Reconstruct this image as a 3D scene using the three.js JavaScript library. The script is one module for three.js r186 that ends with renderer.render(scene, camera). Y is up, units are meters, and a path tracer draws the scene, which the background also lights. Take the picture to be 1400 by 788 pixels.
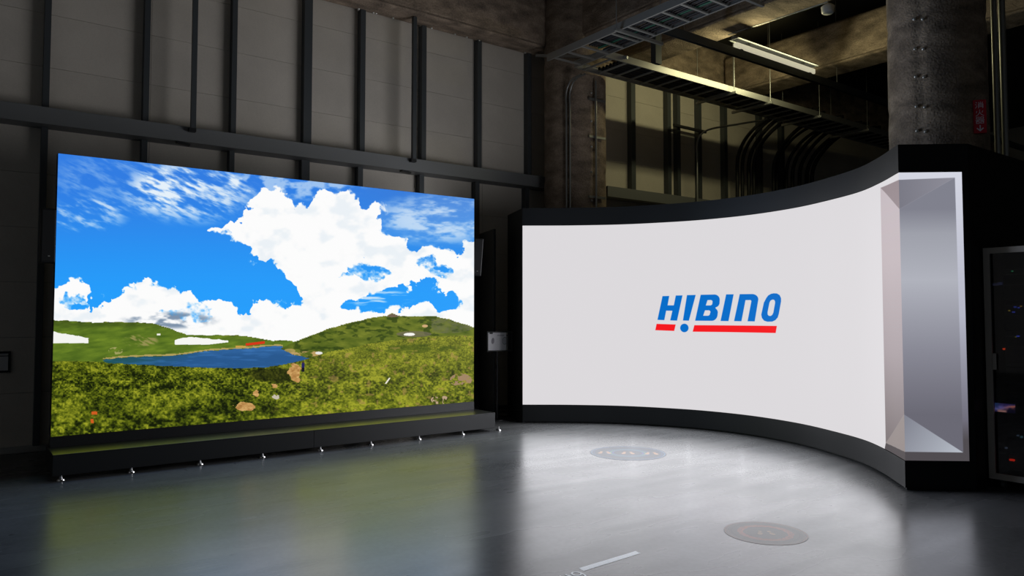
import * as THREE from 'three';
import { RoundedBoxGeometry } from 'three/addons/geometries/RoundedBoxGeometry.js';
import { mergeGeometries, toCreasedNormals } from 'three/addons/utils/BufferGeometryUtils.js';
import { RectAreaLightUniformsLib } from 'three/addons/lights/RectAreaLightUniformsLib.js';
import { FontLoader } from 'three/addons/loaders/FontLoader.js';
import { TextGeometry } from 'three/addons/geometries/TextGeometry.js';

// ------------------------------------------------------------------ camera, light levels, exposure
const scene = new THREE.Scene();
scene.background = new THREE.Color(0x000000);
RectAreaLightUniformsLib.init();
const FOCAL = 1020, EYE = 1.5, YAW = 0.6375, PITCH = 2.5 * Math.PI / 180, SHIFT = 9.5;   // pixels of a 1400 x 788 frame, metres, radians
const camera = new THREE.PerspectiveCamera(2 * Math.atan(394 / FOCAL) * 180 / Math.PI, 1400 / 788, 0.05, 100);
camera.position.set(0, EYE, 0);
camera.rotation.order = 'YXZ';
camera.rotation.set(PITCH, -YAW, 0);
camera.setViewOffset(1400, 788, 0, SHIFT, 1400, 788);
camera.updateMatrixWorld(true);
const renderer = new THREE.WebGLRenderer({ antialias: true });
renderer.toneMapping = THREE.LinearToneMapping;
renderer.toneMappingExposure = 1.0;
renderer.shadowMap.enabled = true;
const LED_WALL_LIGHT = 3.4, CURVED_LIGHT = 3.4, TUBE_LIGHT = 34;   // how far the real light of each source exceeds its clipped look

// ------------------------------------------------------------------ photo pixel -> direction, and places on known planes
const cs = Math.cos(YAW), sn = Math.sin(YAW);
function ray(px, py) {
  return new THREE.Vector3((px - 700) / FOCAL, (394 - SHIFT - py) / FOCAL, -1).applyQuaternion(camera.quaternion);
}
const onY = (px, py, y = 0) => { const d = ray(px, py); return camera.position.clone().addScaledVector(d, (y - EYE) / d.y); };
const onZ = (px, py, z) => { const d = ray(px, py); return camera.position.clone().addScaledVector(d, z / d.z); };
const onX = (px, py, x) => { const d = ray(px, py); return camera.position.clone().addScaledVector(d, x / d.x); };
const toPixel = (v) => { const c = v.clone().applyMatrix4(camera.matrixWorldInverse); return [700 + FOCAL * c.x / -c.z, 394 - SHIFT - FOCAL * c.y / -c.z]; };
const plan = (X, Z) => new THREE.Vector2(X * cs + Z * sn, X * sn - Z * cs);        // right / ahead of the viewer -> world x, z

// ------------------------------------------------------------------ helpers
let seed = 7;
const rnd = () => { seed = (seed * 1664525 + 1013904223) >>> 0; return seed / 4294967296; };
const names = {};
function numbered(n) { const k = names[n] = (names[n] ?? -1) + 1; return k ? `${n}_${String(k).padStart(3, '0')}` : n; }
const V = (x, y, z) => new THREE.Vector3(x, y, z);
function thing(name, label, category, group) {
  const o = new THREE.Group(); o.name = numbered(name); o.userData = { label, category };
  if (group) o.userData.group = group;
  scene.add(o); return o;
}
function structure(o, name, label, category) { o.name = name; o.userData = { label, category, kind: 'structure' }; scene.add(o); return o; }
function part(parent, name, geometry, material, label) {
  const m = new THREE.Mesh(geometry, material); m.name = name; m.castShadow = m.receiveShadow = true;
  if (label) m.userData.label = label;
  parent.add(m); return m;
}
function solo(name, geometry, material, label, category, group) {
  const m = new THREE.Mesh(geometry, material); m.name = numbered(name); m.castShadow = m.receiveShadow = true;
  m.userData = { label, category }; if (group) m.userData.group = group;
  scene.add(m); return m;
}
const cube = (x0, x1, y0, y1, z0, z1) => new THREE.BoxGeometry(x1 - x0, y1 - y0, z1 - z0).translate((x0 + x1) / 2, (y0 + y1) / 2, (z0 + z1) / 2);
const soft = (x0, x1, y0, y1, z0, z1, r = 0.006) => new RoundedBoxGeometry(x1 - x0, y1 - y0, z1 - z0, 2, r).translate((x0 + x1) / 2, (y0 + y1) / 2, (z0 + z1) / 2);
function bar(a, b, w, h) {                                   // a box along a -> b, w across, h high
  const d = b.clone().sub(a), L = d.length(), g = new THREE.BoxGeometry(w, h, L);
  const m = new THREE.Matrix4().lookAt(b, a, V(0, 1, 0)); g.applyMatrix4(m);
  return g.translate((a.x + b.x) / 2, (a.y + b.y) / 2, (a.z + b.z) / 2);
}
function rod(a, b, r, seg = 10) {
  const d = b.clone().sub(a), g = new THREE.CylinderGeometry(r, r, d.length(), seg);
  g.applyQuaternion(new THREE.Quaternion().setFromUnitVectors(V(0, 1, 0), d.clone().normalize()));
  return g.translate((a.x + b.x) / 2, (a.y + b.y) / 2, (a.z + b.z) / 2);
}
const tube = (pts, r, n = 40, seg = 8) => new THREE.TubeGeometry(new THREE.CatmullRomCurve3(pts, false, 'centripetal'), n, r, seg);
const merge = (list) => mergeGeometries(list.map((g) => g.index ? g.toNonIndexed() : g).map((g) => { for (const k of Object.keys(g.attributes)) if (!['position', 'normal', 'uv'].includes(k)) g.deleteAttribute(k); return g; }));
const lin = (r, g, b) => new THREE.Color().setRGB(r, g, b);
const glossy = (o) => new THREE.MeshPhysicalMaterial({ roughness: 0.3, ior: 1.5, specularIntensity: 0.2, ...o });
function mat(color, roughness = 0.6, metalness = 0, extra = {}) { return new THREE.MeshStandardMaterial({ color, roughness, metalness, ...extra }); }

// ------------------------------------------------------------------ noise (periodic value noise)
function hash(x, y, s) { let h = Math.imul(x, 374761393) ^ Math.imul(y, 668265263) ^ Math.imul(s, 2147483647); h = Math.imul(h ^ (h >>> 13), 1274126177); return ((h ^ (h >>> 16)) >>> 0) / 4294967296; }
function vnoise(x, y, s = 1, period = 0) {
  let xi = Math.floor(x), yi = Math.floor(y); const fx = x - xi, fy = y - yi;
  const u = fx * fx * (3 - 2 * fx), v = fy * fy * (3 - 2 * fy), w = (k) => period ? ((k % period) + period) % period : k;
  const a = hash(w(xi), w(yi), s), b = hash(w(xi + 1), w(yi), s), c = hash(w(xi), w(yi + 1), s), d = hash(w(xi + 1), w(yi + 1), s);
  return a + (b - a) * u + (c - a) * v + (a - b - c + d) * u * v;
}
function fbm(x, y, oct = 5, s = 1, period = 0) { let t = 0, a = 0.5, n = 0; for (let i = 0; i < oct; i++) { t += a * vnoise(x, y, s + i, period); n += a; a *= 0.5; x *= 2; y *= 2; period *= 2; } return t / n; }
const clamp = (x, a = 0, b = 1) => Math.min(b, Math.max(a, x));
const step = (a, b, x) => { const t = clamp((x - a) / (b - a)); return t * t * (3 - 2 * t); };
const mix3 = (a, b, t) => [a[0] + (b[0] - a[0]) * t, a[1] + (b[1] - a[1]) * t, a[2] + (b[2] - a[2]) * t];
function dataTexture(w, h, fn, srgb) {
  const d = new Uint8Array(w * h * 4);
  for (let j = 0; j < h; j++) for (let i = 0; i < w; i++) { const c = fn(i, j), k = (j * w + i) * 4; d[k] = c[0]; d[k + 1] = c[1]; d[k + 2] = c[2]; d[k + 3] = 255; }
  const t = new THREE.DataTexture(d, w, h); t.magFilter = THREE.LinearFilter; t.minFilter = THREE.LinearFilter;
  t.wrapS = t.wrapT = THREE.RepeatWrapping; if (srgb) t.colorSpace = THREE.SRGBColorSpace; t.needsUpdate = true; return t;
}
function canvasTexture(w, h, draw) {
  const c = document.createElement('canvas'); c.width = w; c.height = h; draw(c.getContext('2d'));
  const t = new THREE.CanvasTexture(c); t.colorSpace = THREE.SRGBColorSpace; t.magFilter = THREE.LinearFilter; return t;
}
const grey = (v) => [v, v, v];

// ------------------------------------------------------------------ materials
const N = 1024;
const floorColor = dataTexture(N, N, (i, j) => {
  const u = i / N, v = j / N;
  const big = fbm(u * 6, v * 6, 5, 11, 6), streak = fbm(u * 10, v * 60, 3, 31, 10), fine = vnoise(u * 340, v * 340, 51, 340);
  const spot = step(0.965, 0.985, vnoise(u * 90, v * 90, 77, 90)) * 34;
  const b = 128 + (big - 0.5) * 62 + (streak - 0.5) * 20 + (fine - 0.5) * 12 - spot;
  return [b * 0.985, b, b * 1.01].map((x) => clamp(x, 0, 255));
}, true);
const floorRough = dataTexture(N, N, (i, j) => {
  const u = i / N, v = j / N;
  return grey(clamp(150 + (fbm(u * 9, v * 9, 4, 91, 9) - 0.5) * 56 + (fbm(u * 12, v * 70, 2, 97, 12) - 0.5) * 26, 0, 255));
});
const floorBump = dataTexture(N, N, (i, j) => grey(255 * fbm(i / N * 14, j / N * 14, 3, 131, 14)));
for (const t of [floorColor, floorRough, floorBump]) t.repeat.set(1 / 7, 1 / 7);
const feltMap = dataTexture(512, 512, (i, j) => {
  const u = i / 512, v = j / 512, b = 136 + (fbm(u * 8, v * 16, 5, 211, 8) - 0.5) * 90 + (vnoise(u * 128, v * 128, 233, 128) - 0.5) * 26;
  return [b * 1.1, b * 0.98, b * 0.86].map((x) => clamp(x, 0, 255));
}, true);
const feltBump = dataTexture(512, 512, (i, j) => grey(255 * (0.6 * fbm(i / 512 * 6, j / 512 * 10, 4, 251, 2) + 0.4 * vnoise(i / 4, j / 4, 261, 128))));
const panelMap = dataTexture(512, 512, (i, j) => { const b = 216 + (fbm(i / 512 * 5, j / 512 * 5, 5, 301, 5) - 0.5) * 20 + (vnoise(i / 2, j / 2, 311, 256) - 0.5) * 8; return [b, b * 0.985, b * 0.955]; }, true);
const M = {
  cladding: new THREE.MeshPhysicalMaterial({ color: lin(0.010, 0.0115, 0.013), roughness: 0.5, specularIntensity: 0.5 }),
  floor: new THREE.MeshPhysicalMaterial({ color: lin(0.42, 0.42, 0.42), map: floorColor, roughness: 0.46, roughnessMap: floorRough, bumpMap: floorBump, bumpScale: 0.0004, ior: 1.5, specularIntensity: 0.145 }),
  panel: mat(lin(0.97, 0.93, 0.87), 0.75, 0, { map: panelMap }),
  joint: mat(lin(0.2, 0.2, 0.19), 0.9),
  steel: mat(lin(0.075, 0.085, 0.092), 0.5, 0.2),
  girt: mat(lin(0.22, 0.23, 0.235), 0.55, 0.2),
  galvanized: mat(lin(0.42, 0.42, 0.4), 0.42, 0.6),
  conduit: mat(lin(0.38, 0.39, 0.38), 0.4, 0.7),
  felt: mat(lin(1, 1, 1), 1, 0, { map: feltMap, bumpMap: feltBump, bumpScale: 0.012 }),
  ceiling: mat(lin(0.07, 0.065, 0.055), 0.95),
  plainwall: mat(lin(0.72, 0.71, 0.68), 0.9),
  black: mat(lin(0.010, 0.0115, 0.013), 0.45),
  blackMatt: mat(lin(0.010, 0.011, 0.012), 0.7),
  blackTop: mat(lin(0.016, 0.017, 0.018), 0.32),
  cable: mat(lin(0.012, 0.012, 0.014), 0.55),
  greenCable: mat(lin(0.01, 0.09, 0.05), 0.55),
  greyCable: mat(lin(0.03, 0.022, 0.022), 0.6),
  chrome: mat(lin(0.7, 0.7, 0.7), 0.2, 1),
  pin: mat(lin(0.75, 0.75, 0.72), 0.3, 0.7),
  alu: mat(lin(0.5, 0.48, 0.44), 0.5, 0.1),
  white: mat(lin(0.72, 0.72, 0.7), 0.5),
  red: mat(lin(0.5, 0.008, 0.02), 0.5),
};
M.felt.map.repeat.set(0.6, 0.6); feltBump.repeat.set(0.6, 0.6); panelMap.repeat.set(0.5, 0.5);
function metreUV(g) {                                        // box-projected uv in metres (own axes of the piece)
  g = g.index ? g.toNonIndexed() : g; const p = g.attributes.position, n = g.attributes.normal, uv = new Float32Array(p.count * 2);
  for (let i = 0; i < p.count; i++) { const ax = Math.abs(n.getX(i)), ay = Math.abs(n.getY(i)), az = Math.abs(n.getZ(i)); const [a, b] = ay >= ax && ay >= az ? [p.getX(i), p.getZ(i)] : ax >= az ? [p.getZ(i), p.getY(i)] : [p.getX(i), p.getY(i)]; uv[2 * i] = a; uv[2 * i + 1] = b; }
  g.setAttribute('uv', new THREE.BufferAttribute(uv, 2)); return g;
}

// ================================================================== THE ROOM
const X0 = -7, X1 = 25, ZB = -9.7, ZF = 8, TOP = 7.0;
structure(new THREE.Mesh(metreUV(cube(X0, X1, -0.2, 0, ZB - 0.2, ZF)), M.floor), 'floor', 'smooth grey polished concrete floor mirroring the bright screens', 'floor');
structure(new THREE.Mesh(cube(X0 - 0.2, X1 + 0.2, TOP, TOP + 0.2, ZB - 0.2, ZF + 0.2), M.ceiling), 'ceiling', 'dark ceiling slab above the steel beams', 'ceiling');
structure(new THREE.Mesh(cube(X0 - 0.2, X0, -0.2, TOP, ZB - 0.2, ZF + 0.2), M.plainwall), 'wall_left', 'plain grey end wall of the hall', 'wall');
structure(new THREE.Mesh(cube(X1, X1 + 0.2, -0.2, TOP, ZB - 0.2, ZF + 0.2), M.plainwall), 'wall_right', 'plain grey far end wall of the hall', 'wall');
structure(new THREE.Mesh(cube(X0, X1, -0.2, TOP, ZF, ZF + 0.2), M.plainwall), 'wall_front', 'plain grey wall facing the screens', 'wall');
{ // panel wall: rows of 0.602 m, joints recessed
  const wall = structure(new THREE.Group(), 'wall_back', 'grey wall of long horizontal panels behind the steel posts', 'wall');
  part(wall, 'backing', cube(X0, X1, 0, TOP, ZB - 0.2, ZB - 0.03), M.joint);
  const cuts = [X0, -2.3, 1.78, 6.6, 9.9, 13.8, 18, X1], geos = {};
  for (let r = -1; r < 10; r++) for (let k = 0; k + 1 < cuts.length; k++) {
    const y0 = Math.max(0.005, 0.64 + 0.602 * r), y1 = 0.64 + 0.602 * (r + 1), w = cuts[k + 1] - cuts[k] - 0.004, h = y1 - y0 - 0.004, key = w.toFixed(3) + h.toFixed(3);
    geos[key] ??= metreUV(new THREE.BoxGeometry(w, h, 0.03));
    part(wall, 'panel', geos[key], M.panel).position.set((cuts[k] + cuts[k + 1]) / 2, (y0 + y1) / 2, ZB - 0.015);
  }
  structure(new THREE.Mesh(soft(X0, 6.9, 0.0, 0.07, ZB, ZB + 0.04, 0.004), M.galvanized), 'baseboard_back', 'thin pale metal flashing along the foot of the panel wall', 'baseboard');
}
// horizontal girts in front of the wall
const girtTop = 3.736, girtLow = 3.553, girtFront = -9.42;
function girt(x0, x1, label) {
  const g = thing('wall_girt', label, 'steel beam');
  part(g, 'web', cube(x0, x1, girtLow, girtTop, girtFront - 0.012, girtFront), M.girt);
  part(g, 'top_flange', cube(x0, x1, girtTop - 0.012, girtTop, ZB + 0.002, girtFront - 0.012), M.girt);
  part(g, 'lower_flange', cube(x0, x1, girtLow, girtLow + 0.012, ZB + 0.002, girtFront - 0.012), M.girt);
}
const gEnd = onZ(769, 250, girtFront).x;
girt(X0 + 0.01, gEnd, 'long grey steel girt running across the panel wall above the landscape screen');
girt(onZ(831, 260, girtFront).x, 19.5, 'grey steel girt on the lit wall beyond the wrapped column');
// vertical studs (C channels): [photo x at mid height, width, from, to]
const studX = (px, py, z) => onZ(px, py, z).x;
function stud(px, py, w, front, y0, y1, label, group) {
  const x = studX(px, py, front), s = thing('steel_stud', label, 'wall post', group);
  part(s, 'front_flange', cube(x - w / 2, x + w / 2, y0, y1, front - 0.006, front), M.steel);
  part(s, 'web', cube(x - w / 2, x - w / 2 + 0.006, y0, y1, ZB + 0.002, front - 0.006), M.steel);
  part(s, 'rear_flange', cube(x - w / 2 + 0.006, x + w / 2, y0, y1, ZB + 0.002, ZB + 0.008), M.steel);
  return s;
}
const SF = -9.59;
const ORD = ['first', 'second', 'third', 'fourth', 'fifth', 'sixth', 'seventh', 'eighth', 'ninth', 'tenth', 'eleventh'];
let nth = 8;
for (const [px, w] of [[63, 0.062], [200, 0.062], [320, 0.062], [421, 0.11], [496, 0.075], [580, 0.075], [656, 0.075], [724, 0.075]]) {
  const wide = w > 0.1, which = ORD[--nth];
  stud(px, 130, w, SF, girtTop + 0.002, 5.8, wide ? 'wide dark steel post above the girt over the landscape screen' : `slim dark upper wall post standing on the girt, ${which} from the wrapped column`, wide ? undefined : 'upper wall posts');
  stud(px - 3, 230, w, SF, 0.072, girtLow - 0.002, wide ? 'wide dark steel post below the girt behind the landscape screen' : `slim dark wall post below the girt by the landscape screen, ${which} from the wrapped column`, wide ? undefined : 'lower wall posts');
}
for (const [px, w] of [[866, 0.11], [915, 0.1], [928, 0.09], [957, 0.09], [992, 0.1], [1040, 0.1], [1070, 0.1]])   // counted outward from the column
  stud(px, 150, w, SF, px < 960 ? girtTop + 0.002 : girtTop + 0.002, 5.8, `dark steel post on the lamp-lit wall, ${ORD[nth++]} beyond the wrapped column`, 'posts of the lit wall');
for (const [px, y0] of [[265, girtTop - 0.05], [567, girtTop - 0.05]]) {        // two loose pipes in front of the wall, ending in a clip at the girt
  const p = thing('drop_pipe', px < 400 ? 'square dark drop pipe clipped to the girt midway between two wall posts' : 'square dark drop pipe clipped to the girt close beside a wall post', 'pipe', 'pipes clipped to the girt');
  const x = onZ(px, 150, -9.36).x;
  part(p, 'pipe', cube(x - 0.028, x + 0.028, y0, 5.79, -9.41, -9.355), M.steel);
  part(p, 'clip', merge([cube(x - 0.05, x + 0.03, y0 - 0.012, y0 + 0.03, -9.418, -9.35)]), M.black);
  part(p, 'bracket', merge([bar(V(x - 0.17, girtLow - 0.012, -9.45), V(x - 0.02, girtLow - 0.03, -9.45), 0.07, 0.025)]), M.black);
}
// beams wrapped in felt
function wrapped(name, x0, x1, y0, y1, z0, z1, label, pins) {
  const b = thing(name, label, 'beam', undefined);
  part(b, 'wrap', metreUV(soft(x0, x1, y0, y1, z0, z1, 0.08)), M.felt);
  for (const p of pins) part(b, 'pin', PIN, M.pin).position.copy(p);
  return b;
}
const PIN = new THREE.SphereGeometry(0.019, 8, 6);
wrapped('wrapped_beam', X0 + 0.02, X1 - 0.02, 5.8, 6.7, ZB + 0.005, -9.22, 'brown felt-wrapped beam with pins along the top of the panel wall', [490, 510, 514, 537, 590, 622, 638, 655, 718].map((px, k) => onY(px, 0, 5.795).setY(5.8) && (() => { const d = ray(px, 60); const t = 9.6 / -d.z; return V(d.x * t, 5.798, -9.6); })()));
wrapped('wrapped_beam', 12.0, 12.7, 5.8, 6.55, -9.2, ZF - 0.02, 'felt-wrapped beam lit along its lower edge, behind the right column', []);
wrapped('wrapped_beam', 8.95, 9.68, 5.85, 6.6, -9.2, ZF - 0.02, 'felt-wrapped cross beam above the strip light', []);
wrapped('wrapped_beam', 7.75, 8.45, 5.85, 6.6, -9.2, ZF - 0.02, 'dark felt-wrapped cross beam over the two round columns', []);
// columns
function column(x, z, r, label, seamAngle, pinRows) {
  const c = thing('wrapped_column', label, 'column'); const H = TOP - 0.01, rows = 90, cols = 72, pos = [], uv = [], idx = [];
  for (let j = 0; j <= rows; j++) for (let i = 0; i <= cols; i++) {
    const a = i / cols * Math.PI * 2, y = j / rows * H;
    const band = Math.abs(((y + 0.1) % 0.95) - 0.475), joint = Math.exp(-Math.pow((0.475 - band) / 0.05, 2));
    let da = Math.atan2(Math.sin(a - seamAngle), Math.cos(a - seamAngle)) * r;
    const seam = Math.exp(-Math.pow((da + 0.015 * Math.sin(y * 7)) / 0.035, 2));
    const rr = r + 0.012 * (fbm(i % cols / cols * 10, y * 3, 3, 400, 10) - 0.5) - 0.012 * joint - 0.022 * seam;
    pos.push(Math.cos(a) * rr + x, y, Math.sin(a) * rr + z); uv.push(i / cols * 2 * Math.PI * r, y);
    if (i < cols && j < rows) { const k = j * (cols + 1) + i; idx.push(k, k + cols + 1, k + 1, k + 1, k + cols + 1, k + cols + 2); }
  }
  const g = new THREE.BufferGeometry(); g.setAttribute('position', new THREE.Float32BufferAttribute(pos, 3)); g.setAttribute('uv', new THREE.Float32BufferAttribute(uv, 2)); g.setIndex(idx); g.computeVertexNormals();
  part(c, 'felt_wrap', g, M.felt);
  for (const y of pinRows) for (const s of [-1, 1]) { const a = seamAngle + s * 0.085; part(c, 'pin', PIN, M.pin).position.set(x + Math.cos(a) * (r + 0.006), y + s * 0.012, z + Math.sin(a) * (r + 0.006)); }
  return c;
}
const onDepth = (px, py, Z) => { const d = ray(px, py), f = new THREE.Vector3(sn, 0, -cs); return camera.position.clone().addScaledVector(d, Z / d.dot(f)); };
const C1 = { x: 8.1, z: -9.05, r: 0.5 }, C2 = { x: 8.1, z: -3.5, r: 0.5 };
{ const p = plan(588 / FOCAL * 8.1, 8.1); C2.x = p.x; C2.z = p.y; C2.r = 0.48; }
{ const a = onZ(743, 200, -9.05), b = onZ(829, 200, -9.05); C1.x = (a.x + b.x) / 2 - 0.02; C1.r = 0.5; }
const facing = (c, off) => Math.atan2(-c.z, -c.x) + off;
column(C1.x, C1.z, C1.r, 'tall felt-wrapped round column by the panel wall, with conduits', facing(C1, -0.62), [3.25, 3.7, 4.1, 4.5, 4.95]);
column(C2.x, C2.z, C2.r, 'brown felt-wrapped round column rising behind the white curved screen, with red sign', facing(C2, 0.32), [3.12, 3.42, 3.68, 4.0, 4.3, 4.62, 4.9, 5.2]);

// ================================================================== THE LANDSCAPE SCREEN
const SZ = -8.29;
const sA = onZ(80, 210, SZ), sB = onZ(648, 272, SZ), sC = onZ(648, 549, SZ), sD = onZ(69, 598, SZ);
const SX0 = (sA.x + sD.x) / 2, SX1 = (sB.x + sC.x) / 2, SY1 = (sA.y + sB.y) / 2, SY0 = (sC.y + sD.y) / 2;
const TW = 1536, TH = 864;
const mask = (() => {                                         // flat areas of the shown picture, in the photograph's pixels; red = cloud, green = land kind, blue = details
  const c = document.createElement('canvas'); c.width = 1400; c.height = 788; const g = c.getContext('2d');
  const poly = (col, pts) => { g.fillStyle = col; g.beginPath(); pts.forEach(([x, y], i) => i ? g.lineTo(x, y) : g.moveTo(x, y)); g.closePath(); g.fill(); };
  const blob = (col, list) => { g.fillStyle = col; for (const [x, y, rx, ry] of list) { g.beginPath(); g.ellipse(x, y, rx, ry, 0, 0, 7); g.fill(); } };
  g.fillStyle = '#000'; g.fillRect(0, 0, 1400, 788);
  poly('#f00', [[292, 321], [310, 308], [330, 303], [338, 285], [352, 268], [366, 261], [385, 266], [395, 277], [410, 272], [425, 282], [436, 270], [450, 260], [466, 259], [480, 270], [498, 283], [512, 281], [517, 296], [512, 305], [530, 312], [545, 322], [556, 321], [552, 336], [580, 343], [610, 345], [628, 352], [640, 338], [660, 330], [660, 470], [420, 470], [424, 448], [415, 428], [418, 412], [408, 398], [400, 380], [384, 374], [372, 360], [352, 352], [340, 338], [312, 334]]);
  poly('#f00', [[60, 398], [78, 392], [100, 386], [122, 390], [130, 402], [118, 412], [124, 424], [150, 414], [165, 400], [172, 388], [186, 381], [215, 381], [240, 392], [250, 398], [262, 398], [262, 410], [276, 420], [288, 413], [304, 412], [318, 420], [330, 432], [342, 428], [350, 416], [360, 412], [370, 424], [384, 426], [398, 420], [412, 426], [430, 440], [430, 480], [60, 480]]);
  blob('#700', [[500, 366, 26, 13], [596, 368, 24, 11], [475, 380, 12, 6], [100, 416, 22, 7]]);
  blob('#000', [[545, 406, 52, 15], [515, 420, 44, 10], [585, 398, 22, 16], [606, 412, 16, 12], [508, 360, 12, 5], [600, 366, 12, 4], [104, 418, 10, 4], [395, 345, 0, 0]]);
  blob('#a00', [[250, 428, 40, 9]]);
  poly('#0f0', [[60, 438], [100, 440], [130, 442], [182, 441], [212, 444], [232, 450], [256, 459], [300, 459], [335, 460], [352, 463], [372, 467], [388, 466], [402, 468], [420, 463], [420, 498], [60, 500]]);   // left hills
  poly('#00f', [[140, 493], [165, 490], [205, 488], [240, 487], [262, 484], [290, 480], [330, 478], [360, 475], [384, 474], [396, 480], [415, 486], [428, 487], [420, 498], [395, 504], [365, 508], [300, 508], [230, 505], [180, 502], [145, 497]]);   // lake
  poly('#0a0', [[384, 478], [396, 472], [420, 462], [445, 452], [475, 443], [505, 436], [529, 433], [536, 429], [548, 433], [595, 433], [616, 438], [632, 443], [660, 452], [660, 500], [420, 490], [400, 485]]);   // right hill
  poly('#060', [[60, 494], [120, 495], [180, 499], [230, 501], [300, 504], [365, 503], [395, 498], [418, 492], [445, 483], [480, 476], [520, 468], [560, 463], [610, 460], [660, 460], [660, 620], [60, 620]]);   // scrub
  const d = g.getImageData(0, 0, 1400, 788).data;
  return (x, y) => { const i = (clamp(Math.round(y), 0, 787) * 1400 + clamp(Math.round(x), 0, 1399)) * 4; return [d[i], d[i + 1], d[i + 2]]; };
})();
const inside = (x, y, cx, cy, rx, ry) => { const a = (x - cx) / rx, b = (y - cy) / ry; return a * a + b * b; };
function landscape(x, y) {
  const ground = mask(x, y + (fbm(x / 9, y / 9, 3, 5) - 0.5) * 2);
  const g = ground[1], bl = ground[2];
  if (bl > 60 && bl >= g) {                                             // lake
    let c = mix3([34, 84, 92], [40, 88, 142], step(150, 290, x + (y - 490) * 3)); c = mix3(c, [70, 130, 200], 0.35 * step(0.5, 0.8, fbm(x / 20, y / 2.2, 4, 61)) + 0.25 * step(488, 478, y)); return c;
  }
  if (g > 220) {                                              // far hills
    let c = mix3([62, 88, 26], [122, 146, 44], fbm(x / 16 + y / 9, y / 5, 5, 71));
    c = mix3(c, [52, 66, 24], 0.8 * step(452, 442, y) * fbm(x / 10, y / 4, 3, 73));
    if (inside(x, y, 192, 466, 27, 9) < 1) c = mix3(c, [166, 152, 98], 0.75 * step(0.42, 0.68, fbm(x / 5 - y / 3, y / 4, 4, 75)) * step(1, 0.5, inside(x, y, 192, 466, 27, 9)));
    if (inside(x, y, 158, 480, 10, 5) < 1) c = mix3(c, [160, 158, 96], step(0.5, 0.6, fbm(x / 4, y / 3, 3, 76)));
    const w = (fbm(x / 5, y / 4, 3, 77) - 0.5) * 5;
    if (x < 122 + w && y > 454 + (x - 74) * 0.18 + w * 0.5 && y < 469.5) c = [244, 244, 240];
    if (x > 239 && x < 312 && y > 461 + Math.abs(x - 262) * 0.1 + w * 0.4 && y < 471.5 - Math.max(0, x - 285) * 0.12 && y > 461 + (x < 250 ? (250 - x) * 0.4 : 0)) c = [246, 246, 242];
    if (Math.abs(x - 217) < 2.5 && Math.abs(y - 457.5) < 1.3) c = [240, 238, 230];
    if (x > 336 && x < 362 && Math.abs(y - 471.5 + (x - 336) * 0.12) < 1.8) c = [212, 56, 24];
    if (x > 322 && x < 336 && Math.abs(y - 474.5) < 1.6) c = [206, 160, 70];
    if (mask(x, y + 2.6)[2] > 160) c = [176, 158, 92];
    return c;
  }
  if (g > 130) {                                              // right hill
    let c = mix3([58, 78, 20], [140, 146, 52], fbm(x / 14 - y / 16, y / 5, 5, 81));
    c = mix3(c, [44, 62, 18], 0.7 * step(0.52, 0.66, fbm(x / 9, y / 4, 4, 83)));
    if (inside(x, y, 537, 431, 10, 3) < 1) c = [112, 96, 78];
    if (inside(x, y, 612, 445, 34, 10) < 1.2 && x > 590) c = mix3(c, [106, 106, 92], 0.75 * fbm(x / 5, y / 3, 3, 85));
    if (inside(x, y, 560, 457.5, 9, 2.5) < 1 - fbm(x / 3, y / 2, 2, 86) * 0.5) c = [246, 244, 238]; else if (inside(x, y, 566, 457, 24, 4) < 1) c = mix3(c, [112, 104, 90], 0.7);
    if (inside(x, y, 581, 446, 4, 2) < 1) c = [206, 170, 120];
    if (inside(x, y, 420, 484, 26, 3.5) < 1) c = mix3(c, [186, 156, 100], step(0.42, 0.6, fbm(x / 5, y / 3, 3, 87)));
    if (inside(x, y, 436, 483, 5, 2) < 1) c = [232, 230, 226];
    if (inside(x, y, 396, 480, 8, 3) < 1) c = mix3(c, [196, 166, 106], 0.7);
    return c;
  }
  if (g > 60) {                                               // stone-pine scrub
    const near = clamp((y - 462) / 125), pick = (k, o, sd) => { const n = near * 2, i = Math.min(1, Math.floor(n)), f = n - i, q = (z) => fbm(x / (z * k), y / (z * k * 0.8), o, sd); const sizes = [3.2, 5.6, 9]; return q(sizes[i]) * (1 - f) + q(sizes[i + 1]) * f; };
    const clump = pick(1.3, 3, 91), tuft = pick(0.4, 3, 95), broad = fbm(x / 46, y / 16, 3, 99);
    const right = step(330, 470, x);
    let t = clamp((clump - 0.5) * 1.05 + (tuft - 0.5) * 1.45 + (broad - 0.5) * 0.8 + 0.44 + right * 0.16 - step(560, 596, y) * (1 - right) * 0.12);
    let c = t < 0.45 ? mix3([20, 28, 6], [78, 90, 16], t / 0.45) : mix3([78, 90, 16], [160, 164, 42], (t - 0.45) / 0.55);
    if (right > 0) c = mix3(mix3(c, [150, 150, 60], 0.42 * right * (1 - near)), [58, 76, 20], 0.6 * step(1.2, 0.4, inside(x, y, 560, 477, 75, 7)) * step(0.4, 0.6, fbm(x / 18, y / 5, 3, 109)));
    c = mix3(c, [176, 140, 90], 0.45 * step(0.78, 0.9, vnoise(x / 6, y / 4, 103)) * right);
    const w = (fbm(x / 6, y / 6, 3, 107) - 0.5) * 14;
    if (x < 396) c = mix3(c, [24, 27, 8], 0.6 * step(1.3, 0.5, inside(x + w * 1.5, y + w * 0.5, 376, 513, 40, 10)));
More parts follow.
